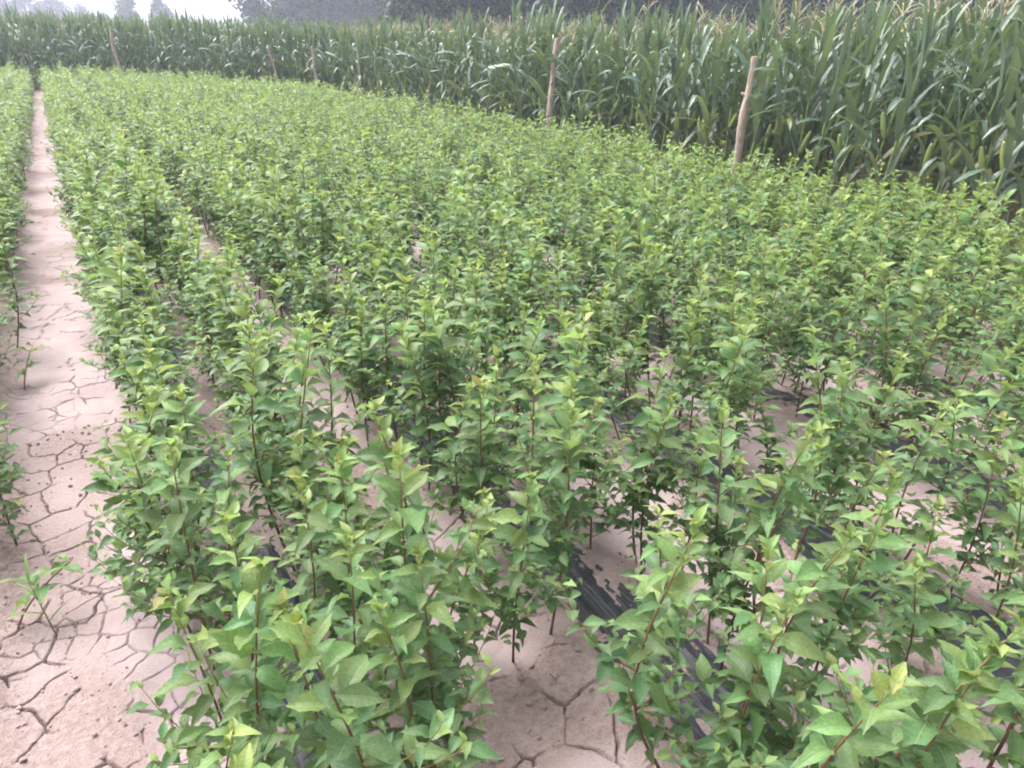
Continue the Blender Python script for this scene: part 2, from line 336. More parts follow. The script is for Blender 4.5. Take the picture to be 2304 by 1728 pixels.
# ------------------------------------------------------------------ crumbs of earth
def build_clods():
    t = (1 + 5**.5)/2
    I = np.array([(-1, t, 0), (1, t, 0), (-1, -t, 0), (1, -t, 0), (0, -1, t), (0, 1, t), (0, -1, -t), (0, 1, -t), (t, 0, -1), (t, 0, 1), (-t, 0, -1), (-t, 0, 1)], float)/1.9
    F = np.array([(0, 11, 5), (0, 5, 1), (0, 1, 7), (0, 7, 10), (0, 10, 11), (1, 5, 9), (5, 11, 4), (11, 10, 2), (10, 7, 6), (7, 1, 8), (3, 9, 4), (3, 4, 2), (3, 2, 6), (3, 6, 8), (3, 8, 9), (4, 9, 5), (2, 4, 11), (6, 2, 10), (8, 6, 7), (9, 8, 1)])
    n = 16000; x = rng.uniform(-1.2, 4, n); y = rng.uniform(.3, 5.5, n); p = looseness(x, y); k = rng.random(n) < p**1.5*.9 + .006; x, y = x[k], y[k]; n = len(x)
    s = .0022 + .007*rng.random(n)**4 + .0045*rng.random(n)**2
    M = rotz(rng.uniform(0, 6.3, n)) @ rotx(rng.uniform(0, 6.3, n))*s[:, None, None]*rng.uniform(.6, 1.2, (n, 1, 3))
    V = stamp(I, M, np.stack([x, y, ground(x, y) + s*.3], -1)) + rng.normal(0, 1, (n*12, 3))*np.repeat(s, 12)[:, None]*.12
    o = obj('soil_crumbs', mesh_np('soil_crumbs', V, [stamp_faces(F, 12, n)], M_SOIL, {'loose': np.full(n*12, .45)}, smooth=False))
    tag(o, 'loose crumbs of brown earth scattered over the beds', 'earth', kind='stuff')
build_clods()

# ------------------------------------------------------------------ leaves
def leaf_template(stations, across, W=.50, arch=.30, fold=.28, wave=.03, twist=.0, pet=.10):
    """unit-long ovate leaf with a pointed tip, +Y along its length; rib at x = 0"""
    us = np.array(stations); V = []; row = []
    for u in us:
        t = max(0, (u - pet)/(1 - pet))
        w = W/2*(math.sin(math.pi*min(1, t**.88))**.95*(1.10 - .16*t) if 0 < t < 1 else 0)
        w = max(w, .012 if u < 1 else 0)
        zc = arch*(.55*u - .95*u*u); yc = u*(1 - .10*arch*u)
        idx = []
        xs = np.linspace(-1, 1, across) if w > .013 else np.array([-1, 1]) if u < 1 else np.array([0])
        for s in xs:
            z = zc + fold*abs(s)**1.5*w + wave*math.sin(u*15 + (1.3 if s > 0 else 0))*abs(s)**2*(w/(W/2)); x = s*w*(1 - .12*fold*abs(s))
            V.append((x + twist*u*u*.3, yc, z + twist*s*w*u)); idx.append(len(V) - 1)
        row.append(idx)
    f3, f4 = [], []
    for a, b in zip(row[:-1], row[1:]):
        if len(a) == len(b):
            for i in range(len(a) - 1): f4.append((a[i], a[i+1], b[i+1], b[i]))
        elif len(b) == 1:
            for i in range(len(a) - 1): f3.append((a[i], a[i+1], b[0]))
        else:       # petiole pair to a full row
            m = len(b)//2
            for i in range(len(b) - 1): f3.append((a[0] if i < m else a[1], b[i+1], b[i]))
            f3.append((a[0], a[1], b[m]))
    return np.array(V), np.array(f3, int).reshape(-1, 3), np.array(f4, int).reshape(-1, 4)
NEAR = [leaf_template((0, .10, .2, .36, .54, .72, .88, 1), 5, W=w, arch=a, fold=f, wave=v, twist=t) for w, a, f, v, t in
        ((.46, .60, .48, .06, .15), (.40, .95, .55, .05, -.3), (.49, .40, .38, .09, .35), (.43, 1.2, .55, .06, .0), (.47, .25, .45, .08, -.2))]
MID = [leaf_template((0, .2, .48, .76, 1), 3, W=w, arch=a, fold=f, wave=.03, pet=.06) for w, a, f in ((.52, .6, .45), (.46, 1.0, .5), (.55, .3, .38))]
FAR = [leaf_template((0, .42, 1), 3, W=w, arch=a, fold=f, wave=0, pet=.0) for w, a, f in ((.54, .5, .4), (.50, .9, .45))]
AGES = np.linspace(0, 1, 7)
LEAF_MESH = {}
def near_leaf(v, age):
    q = int(np.argmin(abs(AGES - age)))
    if (v, q) not in LEAF_MESH:
        V, f3, f4 = NEAR[v]; n = len(V)
        LEAF_MESH[(v, q)] = mesh_np('sapling_leaf', V, [f3, f4], M_SAP, {'tint': np.full(n, AGES[q]), 'rnd': np.zeros(n), 'lx': V[:, 0]/.25, 'ly': V[:, 1], 'vein': np.ones(n)})
    return LEAF_MESH[(v, q)]

# ------------------------------------------------------------------ saplings: form of one plant
def sapling_form(r, bushy):
    """unit: metres at height 1; returns stems [(P, rad)] and leaves pos, M, L, age"""
    h = 1.0; lean = r.normal(0, .05, 2); cur = r.normal(0, .05, 2); m = 12; t = np.linspace(0, 1, m)
    P = np.stack([lean[0]*t + cur[0]*np.sin(t*3), lean[1]*t + cur[1]*np.sin(t*3.4), t*.94*h], -1); rad = .0056*(1 - t)**.8 + .0017
    stems = [(P, rad, 0)]; youth = r.normal(-.03, .09)
    pos, phi, el, Ls, age = [], [], [], [], []
    def put(p, a, e, L, g): pos.append(p); phi.append(a); el.append(e); Ls.append(L); age.append(g)
    n = int(44 + r.integers(-4, 6)); a = r.uniform(0, 6.3)
    for i in range(n):
        u = (i + .5)/n; tt = (.07 if bushy else .14) + (.93 if bushy else .86)*u**.95; p = np.array([np.interp(tt, t, P[:, k]) for k in range(3)]); a += 2.4 + r.normal(0, .25)
        size = .052 + .049*math.sin(math.pi*min(1, .02 + u*.66))**1.4
        if u > .84: size *= 1 - .58*((u - .84)/.16)**1.1
        e = 2 + 36*u**1.3 + (30*((u - .85)/.15) if u > .85 else 0) + r.normal(0, 13)
        g = .08 + youth*.5 + .50*u**1.6 + r.normal(0, .07) + (.30*((u - .84)/.16) if u > .84 else 0)
        put(p, a, R(e), size*r.uniform(.72, 1.25), g)
    for k in range(4):   # the tuft at the tip
        put(P[-1].copy(), a + k*1.7, R(52 + r.normal(0, 14)), .055*r.uniform(.6, 1.2), .80 + youth + r.normal(0, .09))
    nb = int(r.integers(5, 8) if not bushy else r.integers(8, 12))
    for b in range(nb):
        tt = r.uniform(.08 if bushy else .20, .62); p0 = np.array([np.interp(tt, t, P[:, k]) for k in range(3)]); az = r.uniform(0, 6.3); ln = r.uniform(.13, .32)*(1.15 - .5*tt); up = r.uniform(.35, 1.3)
        q = np.linspace(0, 1, 5); d = np.array([math.cos(az), math.sin(az)]); S = np.stack([p0[0] + d[0]*ln*q*(1-.25*q), p0[1] + d[1]*ln*q*(1-.25*q), p0[2] + up*ln*q*(.5+.5*q)], -1)
        stems.append((S, .0022*(1 - q) + .001, 1)); aa = r.uniform(0, 6.3); nl = int(5 + ln*30)
        for i in range(nl):
            w = .2 + .8*(i + .6)/nl; p = np.array([np.interp(w, q, S[:, k]) for k in range(3)]); aa += 2.4
            put(p, aa, R(5 + 30*w + r.normal(0, 14)), r.uniform(.046, .080)*(1 if w < .85 else .6), .12 + .35*tt + (.30 if w > .88 else 0) + r.normal(0, .08))
    pos = np.array(pos); phi = np.array(phi); el = np.array(el); Ls = np.array(Ls); age = np.clip(age, 0, 1)
    M = rotz(phi) @ rotx(el) @ roty(r.normal(0, .38, len(phi)))
    pos = pos + np.einsum('nij,j->ni', M, np.array([0, .002, 0]))
    return stems, pos, M, Ls, age
NV = 24
FORMS = [sapling_form(np.random.default_rng(100 + i), i % 3 == 0) for i in range(NV)]
def stem_mesh(P, rad, lvl, n=6):
    V, f3, f4 = tube(P, rad*.75, n); t = np.clip(V[:, 2]/.94, 0, 1)
    return mesh_np('stem', V, [f4, f3], M_STEM, {'tint': .15 + .8*t**1.5 if lvl == 0 else np.full(len(V), .75)})
STEMS = [[stem_mesh(P, rd, lv, 6 if lv == 0 else 5) for P, rd, lv in F[0]] for F in FORMS]
def foliage_mesh(form, temps, seed, frac=1.0):
    _, pos, M, Ls, age = form; r = np.random.default_rng(seed)
    if frac < 1:
        kp = r.random(len(Ls)) < frac; pos, M, Ls, age = pos[kp], M[kp], Ls[kp]*frac**-.45, age[kp]
    which = r.integers(0, len(temps), len(Ls)); Bd = Build()
    for i, (V, f3, f4) in enumerate(temps):
        s = which == i; n = s.sum()
        if not n: continue
        k = len(V); W = stamp(V, M[s]*Ls[s][:, None, None], pos[s])
        Bd.add(W, stamp_faces(f3, k, n) if len(f3) else None, stamp_faces(f4, k, n) if len(f4) else None, tint=np.repeat(age[s], k), rnd=np.repeat(r.random(n), k))
    return Bd
FOL_MID = [foliage_mesh(F, MID, 300 + i).mesh('foliage', M_SAP) for i, F in enumerate(FORMS)]
def all_stems(form, n=3):
    Bd = Build()
    for P, rd, lv in form[0]:
        V, f3, f4 = tube(P[::2] if lv == 0 else P[::2], rd[::2], n, False); t = np.clip(V[:, 2], 0, 1); Bd.add(V, None, f4, tint=.15 + .8*t**1.5)
    return Bd

# where they stand: two rows in each bed, one at either side of the film
def field_end(x): return 21.5 + (7.2 - x)*1.35 if x < 7.0 else 21.5
def in_frame(x, y, h, mx=200, my=160):
    for z in (0, h*.5, h):
        q = project(x, y, z)
        if q and -mx < q[0] < IW + mx and -200 < q[1] < IH + my: return q[2]
    return None
plants = []      # x, y, height, bed, side, special label
special = [  # prominent plants of the photograph: pixel of the tip, assumed height, label
    ((510, 594), .82, 0, 'tall yellow tipped sapling standing clear of its neighbours in the first bed'),
    ((559, 718), .69, 0, None), ((253, 603), .71, 0, None), ((344, 617), .72, 0, None), ((289, 783), .66, 0, None), ((395, 1022), .76, 0, 'sapling with orange yellow tip and red stem at the edge of the bare path'),
    ((219, 990), .55, 0, None), ((421, 1325), .68, 0, None), ((570, 1355), .80, 0, 'sapling with bare red stem below its bronze tip, first bed'), ((667, 1421), .74, 0, None), ((575, 1597), .66, 0, None),
    ((925, 1015), .91, 0, 'tallest pale green sapling beside the cracked alley after the first bed'), ((830, 1364), .86, 0, 'sapling with big drooping leaves and dark red stem, first bed from the bare path'),
    ((1281, 905), .82, 1, 'tall sapling with a red stem and arching top leaves, second bed from the path'), ((1700, 925), .83, 1, None), ((1605, 1080), .87, 1, 'tall sapling with long arching leaves above the black film, second bed from the path'),
    ((1769, 1339), .74, 1, None), ((1939, 1220), .80, 1, None), ((2084, 1434), .80, 1, None), ((1470, 1140), .71, 1, None), ((1290, 560), .85, 2, None), ((1690, 600), .80, 2, None), ((2040, 1010), .75, 2, None),
    ((-75, 860), .62, -1, 'leafy sapling hanging over the bare path from the bed across it'), ((700, 1230), .78, 0, None), ((480, 1180), .72, 0, None), ((760, 1480), .70, 0, None), ((910, 1300), .74, 0, None), ((620, 1060), .72, 0, None), ((1080, 1060), .62, 1, None), ((1180, 1020), .70, 1, None), ((960, 720), .76, 1, None), ((760, 1010), .65, 0, None), ((1000, 640), .86, 1, None)]
for (px, py), h, bed, lab in special:
    p = pixel_at(px, py, h + .02); plants.append([p.x, p.y, h, bed, 1 if p.x > BED0 + PITCHX*bed else 0, lab])
taken = np.array([(p[0], p[1]) for p in plants])
pr = np.random.default_rng(21)
for k in range(-2, NB + 1):
    xc = bed_x(k)
    for s, off in ((0, -.20), (1, .20)):
        if k == NB and s == 1: continue
        y = -.4 + pr.uniform(0, .2)
        while True:
            far = min(1, max(0, (y - 1.8 + max(0, xc - 1)*.6)/3)); y += pr.uniform(.105, .19)*(1 - .36*far)*(.78 if k in (0, 1) and y < 3.2 else 1)
            x = xc + off + pr.normal(0, .045 + (.045 if k > 1 else .018)*far)
            if y > field_end(x): break
            if pr.random() < .04: continue
            if np.hypot(taken[:, 0] - x, taken[:, 1] - y).min() < .085: continue
            h = float(np.clip(pr.normal(.74, .10), .42, .98)) + .05*(vnoise(x, y, .5, 90) - .5)
            if k == -1 and s == 1:
                h *= .82; x -= .05
                if y < 2.6: continue
            if k == 0 and s == 0: h *= .92
            if math.hypot(x, y) < .62: continue
            plants.append([x, y, h, k, s, None])
def blocks(x, y, h, bed):
    for z in (.12, .3, .45, h*.8, h):
        q = project(x, y, z)
        if not q or q[1] > IH + 60 or q[1] < 250: continue
        edge = np.interp(q[1], [250, 620, 1000, 1728], [85, 118, 200, 400]); left = np.interp(q[1], [250, 620, 1000, 1728], [40, 20, -10, -60])
        pad = .085*FPX/q[2]
        if bed >= 0 and q[0] - pad*.5 < edge - 20: return True
        if bed < 0 and q[0] + pad*.5 > left + 58 and q[2] < 9: return True
        if z > .25 and 1030 - pad*.25 < q[0] < (1360 if bed == 0 else 1170) + pad*.25 and (1400 if bed == 0 else 1470) < q[1] < 1900: return True
    return False
plants = [p for p in plants if p[5] or not blocks(p[0], p[1], p[2], p[3])]
seen = []
for p in plants:
    d = in_frame(p[0], p[1], p[2])
    if d: seen.append((d, p))
seen.sort(key=lambda q: q[0])
N_LEAFY, N_ALONE = 72, 300
def sapling_label(h, form, bed, side):
    size = 'tall' if h > .80 else 'short' if h < .64 else 'middling'
    habit = 'bushy' if form % 3 == 0 else 'slender'
    where = 'in the bed across the path' if bed < 0 else f'in the {ORD[bed]} bed from the path'
    sd = ('on its corn side' if side else 'on its path side') if bed >= 0 else ('beside the path' if side else 'far from the path')
    return f'{size} {habit} green sapling {where}, {sd}'
rest = []
for i, (d, (x, y, h, bed, side, lab)) in enumerate(seen):
    f = int(pr.integers(0, NV)); a = pr.uniform(0, 6.28); wd = pr.uniform(.9, 1.15)
    if lab and 'hanging' in lab: f = 0
    sc = h/.98
    if i >= N_ALONE: rest.append((x, y, sc, f, a, d)); continue
    root = obj('sapling', None); root.empty_display_size = .1
    root.location = (x, y, gz(x, y) - .012); root.rotation_euler = (0, 0, a); k = 1.08*(.55*sc + .45*.78); root.scale = (k, k, sc)
    tag(root, lab or sapling_label(h, f, bed, side), 'sapling', 'saplings in the nursery beds')
    for j, me in enumerate(STEMS[f]): obj('stem' if j == 0 else 'twig', me, root)
    if i < N_LEAFY:
        _, pos, Mx, Ls, age = FORMS[f]; lr = np.random.default_rng(900 + i)
        for q in range(len(Ls)):
            L = Ls[q]*lr.uniform(.92, 1.12); m3 = Mx[q]*L
            mt = Matrix(((m3[0, 0], m3[0, 1], m3[0, 2], pos[q, 0]), (m3[1, 0], m3[1, 1], m3[1, 2], pos[q, 1]), (m3[2, 0], m3[2, 1], m3[2, 2], pos[q, 2]), (0, 0, 0, 1)))
            obj('leaf', near_leaf(int(lr.integers(0, len(NEAR))), float(np.clip(age[q] + lr.normal(0, .05), 0, 1))), root, mat=mt)
    else:
        fo = obj('foliage', FOL_MID[f], root); fo['kind'] = 'stuff'
def mass(items, temps, name, label, frac):
    protos = [foliage_mesh(F, temps, 500 + i, frac) for i, F in enumerate(FORMS)]
    flat = [(np.concatenate(b.v), np.concatenate(b.f3) if b.f3 else np.zeros((0, 3), int), np.concatenate(b.f4) if b.f4 else np.zeros((0, 4), int), np.concatenate(b.a['tint']), np.concatenate(b.a['rnd'])) for b in protos]
    stm = [all_stems(F) for F in FORMS]; flats = [(np.concatenate(b.v), np.concatenate(b.f4), np.concatenate(b.a['tint'])) for b in stm]
    A, S = Build(), Build(); r = np.random.default_rng(77)
    for x, y, sc, f, a, d in items:
        c, s_ = math.cos(a), math.sin(a); k = 1.08*(.55*sc + .45*.78)
        M = np.array([[c*k, -s_*k, 0], [s_*k, c*k, 0], [0, 0, sc]]); o = np.array([x, y, gz(x, y) - .012])
        V, f3, f4, t, q = flat[f]; A.add(V @ M.T + o, f3, f4, tint=np.clip(t + r.normal(0, .04) + .10*(vnoise(x, y, .6, 95) - .5), 0, 1), rnd=(q + r.random()) % 1)
        V, f4, t = flats[f]; S.add(V @ M.T + o, None, f4, tint=t)
    root = obj(name, A.mesh('foliage', M_SAP)); tag(root, label, 'saplings', kind='stuff')
    st = obj('stems', S.mesh('stems', M_STEM, True), root); st['kind'] = 'stuff'
near_rest = [q for q in rest if q[5] < 6.5]; mid_rest = [q for q in rest if 6.5 <= q[5] < 14]; far_rest = [q for q in rest if q[5] >= 14]
print('saplings', len(seen), len(near_rest), len(mid_rest), len(far_rest))
mass(near_rest, MID, 'sapling_rows', 'dense mass of green saplings in the middle of the field', .8)
mass(mid_rest, FAR, 'sapling_rows', 'closed canopy of pale green saplings beyond the middle of the field', .62)
mass(far_rest, FAR, 'sapling_rows', 'even olive green mass of saplings running up to the far corn', .42)

# ------------------------------------------------------------------ corn
def corn_leaf(L, W, rise, droop, n=9, kink=None, r=None):
    """strap leaf leaving the stalk at the origin along +Y; V section, 3 points across"""
    t = np.linspace(0, 1, n); ang = R(rise) - R(droop)*t**1.35
    if kink is not None: ang = np.where(t > kink, ang - R(55), ang)
    ds = L/(n-1); y = np.concatenate([[0], np.cumsum(np.cos(ang[:-1])*ds)]); z = np.concatenate([[0], np.cumsum(np.sin(ang[:-1])*ds)])
    w = W/2*np.minimum(1, (.45 + 2.6*t))*np.where(t > .55, np.sqrt(np.clip(1 - ((t - .55)/.45)**1.7, 0, 1)), 1)
    tw = np.cumsum(r.normal(0, .10, n)) if r is not None else np.zeros(n); und = .10*w*np.sin(t*17 + (r.uniform(0, 6) if r is not None else 0))
    nx = -np.sin(ang); nz_ = np.cos(ang); V = []
    for s in (-1, 0, 1):
        up = (.35*w if s else 0*w) + s*und
        X = s*w*np.cos(tw); off = up + s*w*np.sin(tw)
        V.append(np.stack([X, y + nx*off, z + nz_*off], -1))
    V = np.concatenate(V); f4 = []
    for c in (0, 1):
        for i in range(n-1): a = c*n + i; b = (c+1)*n + i; f4.append((a, b, b+1, a+1))
    return V, np.array(f4)
def corn_form(i):
    r = np.random.default_rng(4000 + i); H = 1.90; t = np.linspace(0, 1, 9); ln = r.normal(0, .05, 2)
    P = np.stack([ln[0]*t**1.5, ln[1]*t**1.5, t*H], -1); leaves = []; plane = r.uniform(0, 6.3); n = int(r.integers(13, 16))
    dry = i % 4 == 1
    for k in range(n):
        u = k/(n-1); z = .16 + u*(H - .26); p = np.array([np.interp(z, P[:, 2], P[:, 0]), np.interp(z, P[:, 2], P[:, 1]), z])
        az = plane + (k % 2)*math.pi + r.normal(0, .35)
        L = (.46 + .44*math.sin(math.pi*min(1, .14 + u*.86)) - .12*max(0, u - .8)/.2)*r.uniform(.85, 1.1); W = (.040 + .031*math.sin(math.pi*min(1, .1 + u*.85)))*r.uniform(.85, 1.15)
        rise = 54 + 26*u + r.normal(0, 8); droop = r.uniform(35, 125)*(1.12 - .72*u); age = .28 + .55*u + r.normal(0, .08); kink = r.uniform(.35, .7) if r.random() < .28 else None
        if k < 2 or (dry and k == 4): age = r.uniform(0, .16); droop += 40; rise -= 15
        leaves.append((p, az, L, W, rise, droop, float(np.clip(age, 0, 1)), kink))
    if i % 5 in (1, 4):
        for k in range(4): leaves.append((P[-1] - np.array([0, 0, .05 + .03*k]), plane + k*1.7, r.uniform(.45, .66), .05, 82 + r.normal(0, 4), r.uniform(10, 40), float(.8 + r.normal(0, .1)), None))
    return dict(P=P, leaves=leaves, ear=[] if i % 5 == 3 else [(r.uniform(.72, 1.02), plane + r.normal(0, .4) + (0 if r.random() < .5 else math.pi))], tassel=i % 5 not in (1, 4), dry=dry, r=r, H=H)
NC = 10
BARE = [i for i in range(NC) if i % 5 in (1, 4)]
def pick(y): return int(cr.choice(BARE)) if y > 20 and cr.random() < .55 else int(cr.integers(0, NC))
CORN = [corn_form(i) for i in range(NC)]
def place(V, az, p):
    c, s = math.cos(az - math.pi/2), math.sin(az - math.pi/2); return V @ np.array([[c, -s, 0], [s, c, 0], [0, 0, 1]]).T + p
def stalk_build(F, n=7):
    P = F['P']; zs = np.linspace(0, 1, 19); Q = np.stack([np.interp(zs*F['H'], P[:, 2], P[:, k]) for k in range(3)], -1)
    rad = .0170*(1 - .58*zs) * (1 + .16*(np.arange(19) % 2)); V, f3, f4 = tube(Q, rad, n); B = Build(); B.add(V, f3, f4, tint=np.clip(V[:, 2]/F['H'], 0, 1)); return B
def tassel_build(F, n=4, nb=None):
    r = np.random.default_rng(int(F['H']*1000) + len(F['leaves'])*7 + int(abs(F['P'][-1, 0])*1e4)); top = F['P'][-1]; B = Build()
    t = np.linspace(0, 1, 5); h = r.uniform(.36, .46); Q = np.stack([top[0] + .03*t, top[1] + 0*t, top[2] - .02 + h*t], -1); B.add(*tube(Q, .0045*(1 - .5*t), n))
    for k in range(nb or int(r.integers(6, 10))):
        a = r.uniform(0, 6.3); s = r.uniform(.2, .6)*h; L = r.uniform(.16, .25); e = R(r.uniform(45, 75)); dr = r.uniform(.2, .9)
        out = L*t*math.cos(e) + .04*t*t*dr; up = L*(t*math.sin(e) - .45*dr*t*t)
        B.add(*tube(np.stack([top[0] + out*math.cos(a), top[1] + out*math.sin(a), top[2] + s + up], -1), .0068*(1 - .45*t), 3))
    return B
def ear_build(F, silk=False):
    B = Build()
    for z, az in F['ear']:
        p = np.array([np.interp(z, F['P'][:, 2], F['P'][:, 0]), np.interp(z, F['P'][:, 2], F['P'][:, 1]), z]); d = np.array([math.cos(az)*.36, math.sin(az)*.36, .93]); d /= np.linalg.norm(d)
        t = np.linspace(0, 1, 9); L = .25
        if not silk:
            B.add(*tube(p + d*L*t[:, None] + np.array([math.cos(az), math.sin(az), 0])*.015, .012 + .017*np.sin(np.pi*np.clip(t*.92 + .08, 0, 1))**.7, 8))
        else:
            r = np.random.default_rng(5); tip = p + d*L + np.array([math.cos(az), math.sin(az), 0])*.015; q = np.linspace(0, 1, 4)
            for k in range(7):
                o = r.normal(0, .03, 3); B.add(*tube(tip - d*.02 + q[:, None]*(d*.05 + o) - (q**2)[:, None]*np.array([0, 0, .05]), .003*(1.1 - q), 3))
    return B
def one_leaf(l, r, n=9):
    p, az, L, W, rise, droop, age, kink = l; V, f4 = corn_leaf(L, W, rise, droop, n, kink, r); return place(V, az, p), f4, age
def leaves_build(F, n):
    B = Build(); r = np.random.default_rng(8)
    for l in F['leaves']:
        V, f4, age = one_leaf(l, r, n); B.add(V, None, f4, tint=np.full(len(V), age), rnd=np.full(len(V), r.random()))
    return B
C_STALK = [stalk_build(F).mesh('stalk', M_STALK) for F in CORN]
C_TAS = [tassel_build(F).mesh('tassel', M_TASSEL) for F in CORN]
C_EAR = [ear_build(F).mesh('ear', M_EAR) if F['ear'] else None for F in CORN]
C_SILK = [ear_build(F, True).mesh('silk', M_SILK) if F['ear'] else None for F in CORN]
C_LEAVES = [leaves_build(F, 8).mesh('foliage', M_CORN) for F in CORN]
C_LEAF = []
for F in CORN:
    r = np.random.default_rng(8); lst = []
    for l in F['leaves']:
        V, f4, age = one_leaf(l, r, 9); lst.append((mesh_np('corn_leaf', V - l[0], [f4], M_CORN, {'tint': np.full(len(V), age), 'rnd': np.zeros(len(V)), 'lx': np.repeat([-1., 0, 1], len(V)//3), 'ly': np.zeros(len(V)), 'vein': np.full(len(V), .8 if age > .2 else 0)}), l[0]))
    C_LEAF.append(lst)
# the corn's edge: along the last bed, then round the far end of the field
EDGE = [(7.38, -1.5), (7.40, 8), (7.38, 16), (7.22, 21.3), (6.5, 23.2), (4.4, 27.0), (.8, 30.2), (-6, 33.5)]
cr = np.random.default_rng(55)
def edge_rows():
    E = np.array(EDGE); seg = np.linalg.norm(np.diff(E, axis=0), axis=1); cum = np.concatenate([[0], np.cumsum(seg)]); out = []
    for row in range(14):
        s = cr.uniform(0, .2)
        while s < cum[-1]:
            x = np.interp(s, cum, E[:, 0]); y = np.interp(s, cum, E[:, 1]); x2 = np.interp(s + .8, cum, E[:, 0]); y2 = np.interp(s + .8, cum, E[:, 1]); x1 = np.interp(s - .8, cum, E[:, 0]); y1 = np.interp(s - .8, cum, E[:, 1])
            d = np.array([x2 - x1, y2 - y1]); d /= np.linalg.norm(d) + 1e-9; nrm = np.array([d[1], -d[0]])
            off = .55*row + cr.normal(0, .05); out.append((x + nrm[0]*off, y + nrm[1]*off, row, s/cum[-1], s)); s += cr.uniform(.17, .26) if row < 3 else cr.uniform(.22, .34)
    return out
corn_pts = []
for x, y, row, u, s in edge_rows():
    if -.62 < x < -.36 and row < 3 and y > 20: continue        # the opening where the path runs into the corn
    q = in_frame(x, y, 2.2, 260, 200)
    if not q: continue
    h = cr.normal(1.0, .05)*(1.0 + .10*max(0, 1 - y/9)); corn_pts.append((q, x, y, row, s, h))
front = sorted([c for c in corn_pts if c[3] <= 1], key=lambda c: c[0] + 14*c[3])[:300]
fset = set((c[1], c[2]) for c in front)
N_CLEAF = 60
def corn_label(F, row, y, x, h, lean):
    size = ('leaning ' if lean > .09 else '') + ('tall' if h > 1.06 else 'short' if h < .97 else 'green')
    top = 'tasselled' if F['tassel'] else 'tassel-less'
    low = ' with dry leaf' if F['dry'] else ' without ear' if not F['ear'] else ' with ear'
    rw = 'front row' if row == 0 else 'second row'
    where = 'short of the thickest post' if y < 6.4 else 'between the two palest posts' if y < 10.6 else 'beyond the tall pinkish post' if y < 15.4 else 'before the bend' if y < 21.7 else 'just past the bend' if x > 4.2 else 'at the path end'
    return f'{size} {top} corn plant{low}, {rw} {where}'
for i, (d, x, y, row, s, h) in enumerate(front):
    f = pick(y); F = CORN[f]; root = obj('corn_plant', None); root.empty_display_size = .2
    lx, ly = cr.normal(0, .05), cr.normal(0, .05)
    root.location = (x, y, gz(x, y) - .01); root.scale = (1, 1, h); bend = R(11)*max(0, 1 - y/9); root.rotation_mode = 'QUATERNION'
    root.rotation_quaternion = Quaternion((.53, .85, 0), bend + ly) @ Quaternion((.85, -.53, 0), lx) @ Quaternion((0, 0, 1), cr.uniform(0, 6.28))
    tag(root, corn_label(F, row, y, x, h, math.hypot(lx, ly)), 'corn plant', 'corn plants at the edge of the field')
    obj('stalk', C_STALK[f], root)
    if F['tassel']: obj('tassel', C_TAS[f], root)
    if F['ear']: e = obj('ear', C_EAR[f], root); obj('silk', C_SILK[f], e)
    if i < N_CLEAF:
        for me, p in C_LEAF[f]: obj('leaf', me, root, loc=p)
    else:
        fo = obj('foliage', C_LEAVES[f], root); fo['kind'] = 'stuff'
def corn_mass(items):
    def flat(b): return np.concatenate(b.v), (np.concatenate(b.f3) if b.f3 else np.zeros((0, 3), int)), (np.concatenate(b.f4) if b.f4 else np.zeros((0, 4), int)), {k: np.concatenate(a) for k, a in b.a.items()}
    L = [flat(leaves_build(F, 6)) for F in CORN]; S = [flat(stalk_build(F, 4)) for F in CORN]; T = [flat(tassel_build(F, 3, 6)) for F in CORN]
    A, B, C = Build(), Build(), Build()
    for d, x, y, row, s, h in items:
        f = pick(y); a = cr.uniform(0, 6.28); c, sn = math.cos(a), math.sin(a); M = np.array([[c, -sn, 0], [sn, c, 0], [cr.normal(0, .02), 0, h]]); o = np.array([x, y, gz(x, y) - .01])
        V, f3, f4, at = L[f]; A.add(V @ M.T + o, f3, f4, tint=at['tint'], rnd=(at['rnd'] + cr.random()) % 1)
        V, f3, f4, at = S[f]; B.add(V @ M.T + o, f3, f4, tint=at['tint'])
        if CORN[f]['tassel']: V, f3, f4, at = T[f]; C.add(V @ M.T + o, f3, f4)
    root = obj('corn_rows', A.mesh('corn_foliage', M_CORN)); tag(root, 'dense standing corn behind the front rows of the corn field', 'corn', kind='stuff')
    for n, b, m in (('stalks', B, M_STALK), ('tassels', C, M_TASSEL)): o = obj(n, b.mesh(n, m), root); o['kind'] = 'stuff'
back = [c for c in corn_pts if (c[1], c[2]) not in fset]
print('corn', len(corn_pts), len(back))
corn_mass(back)

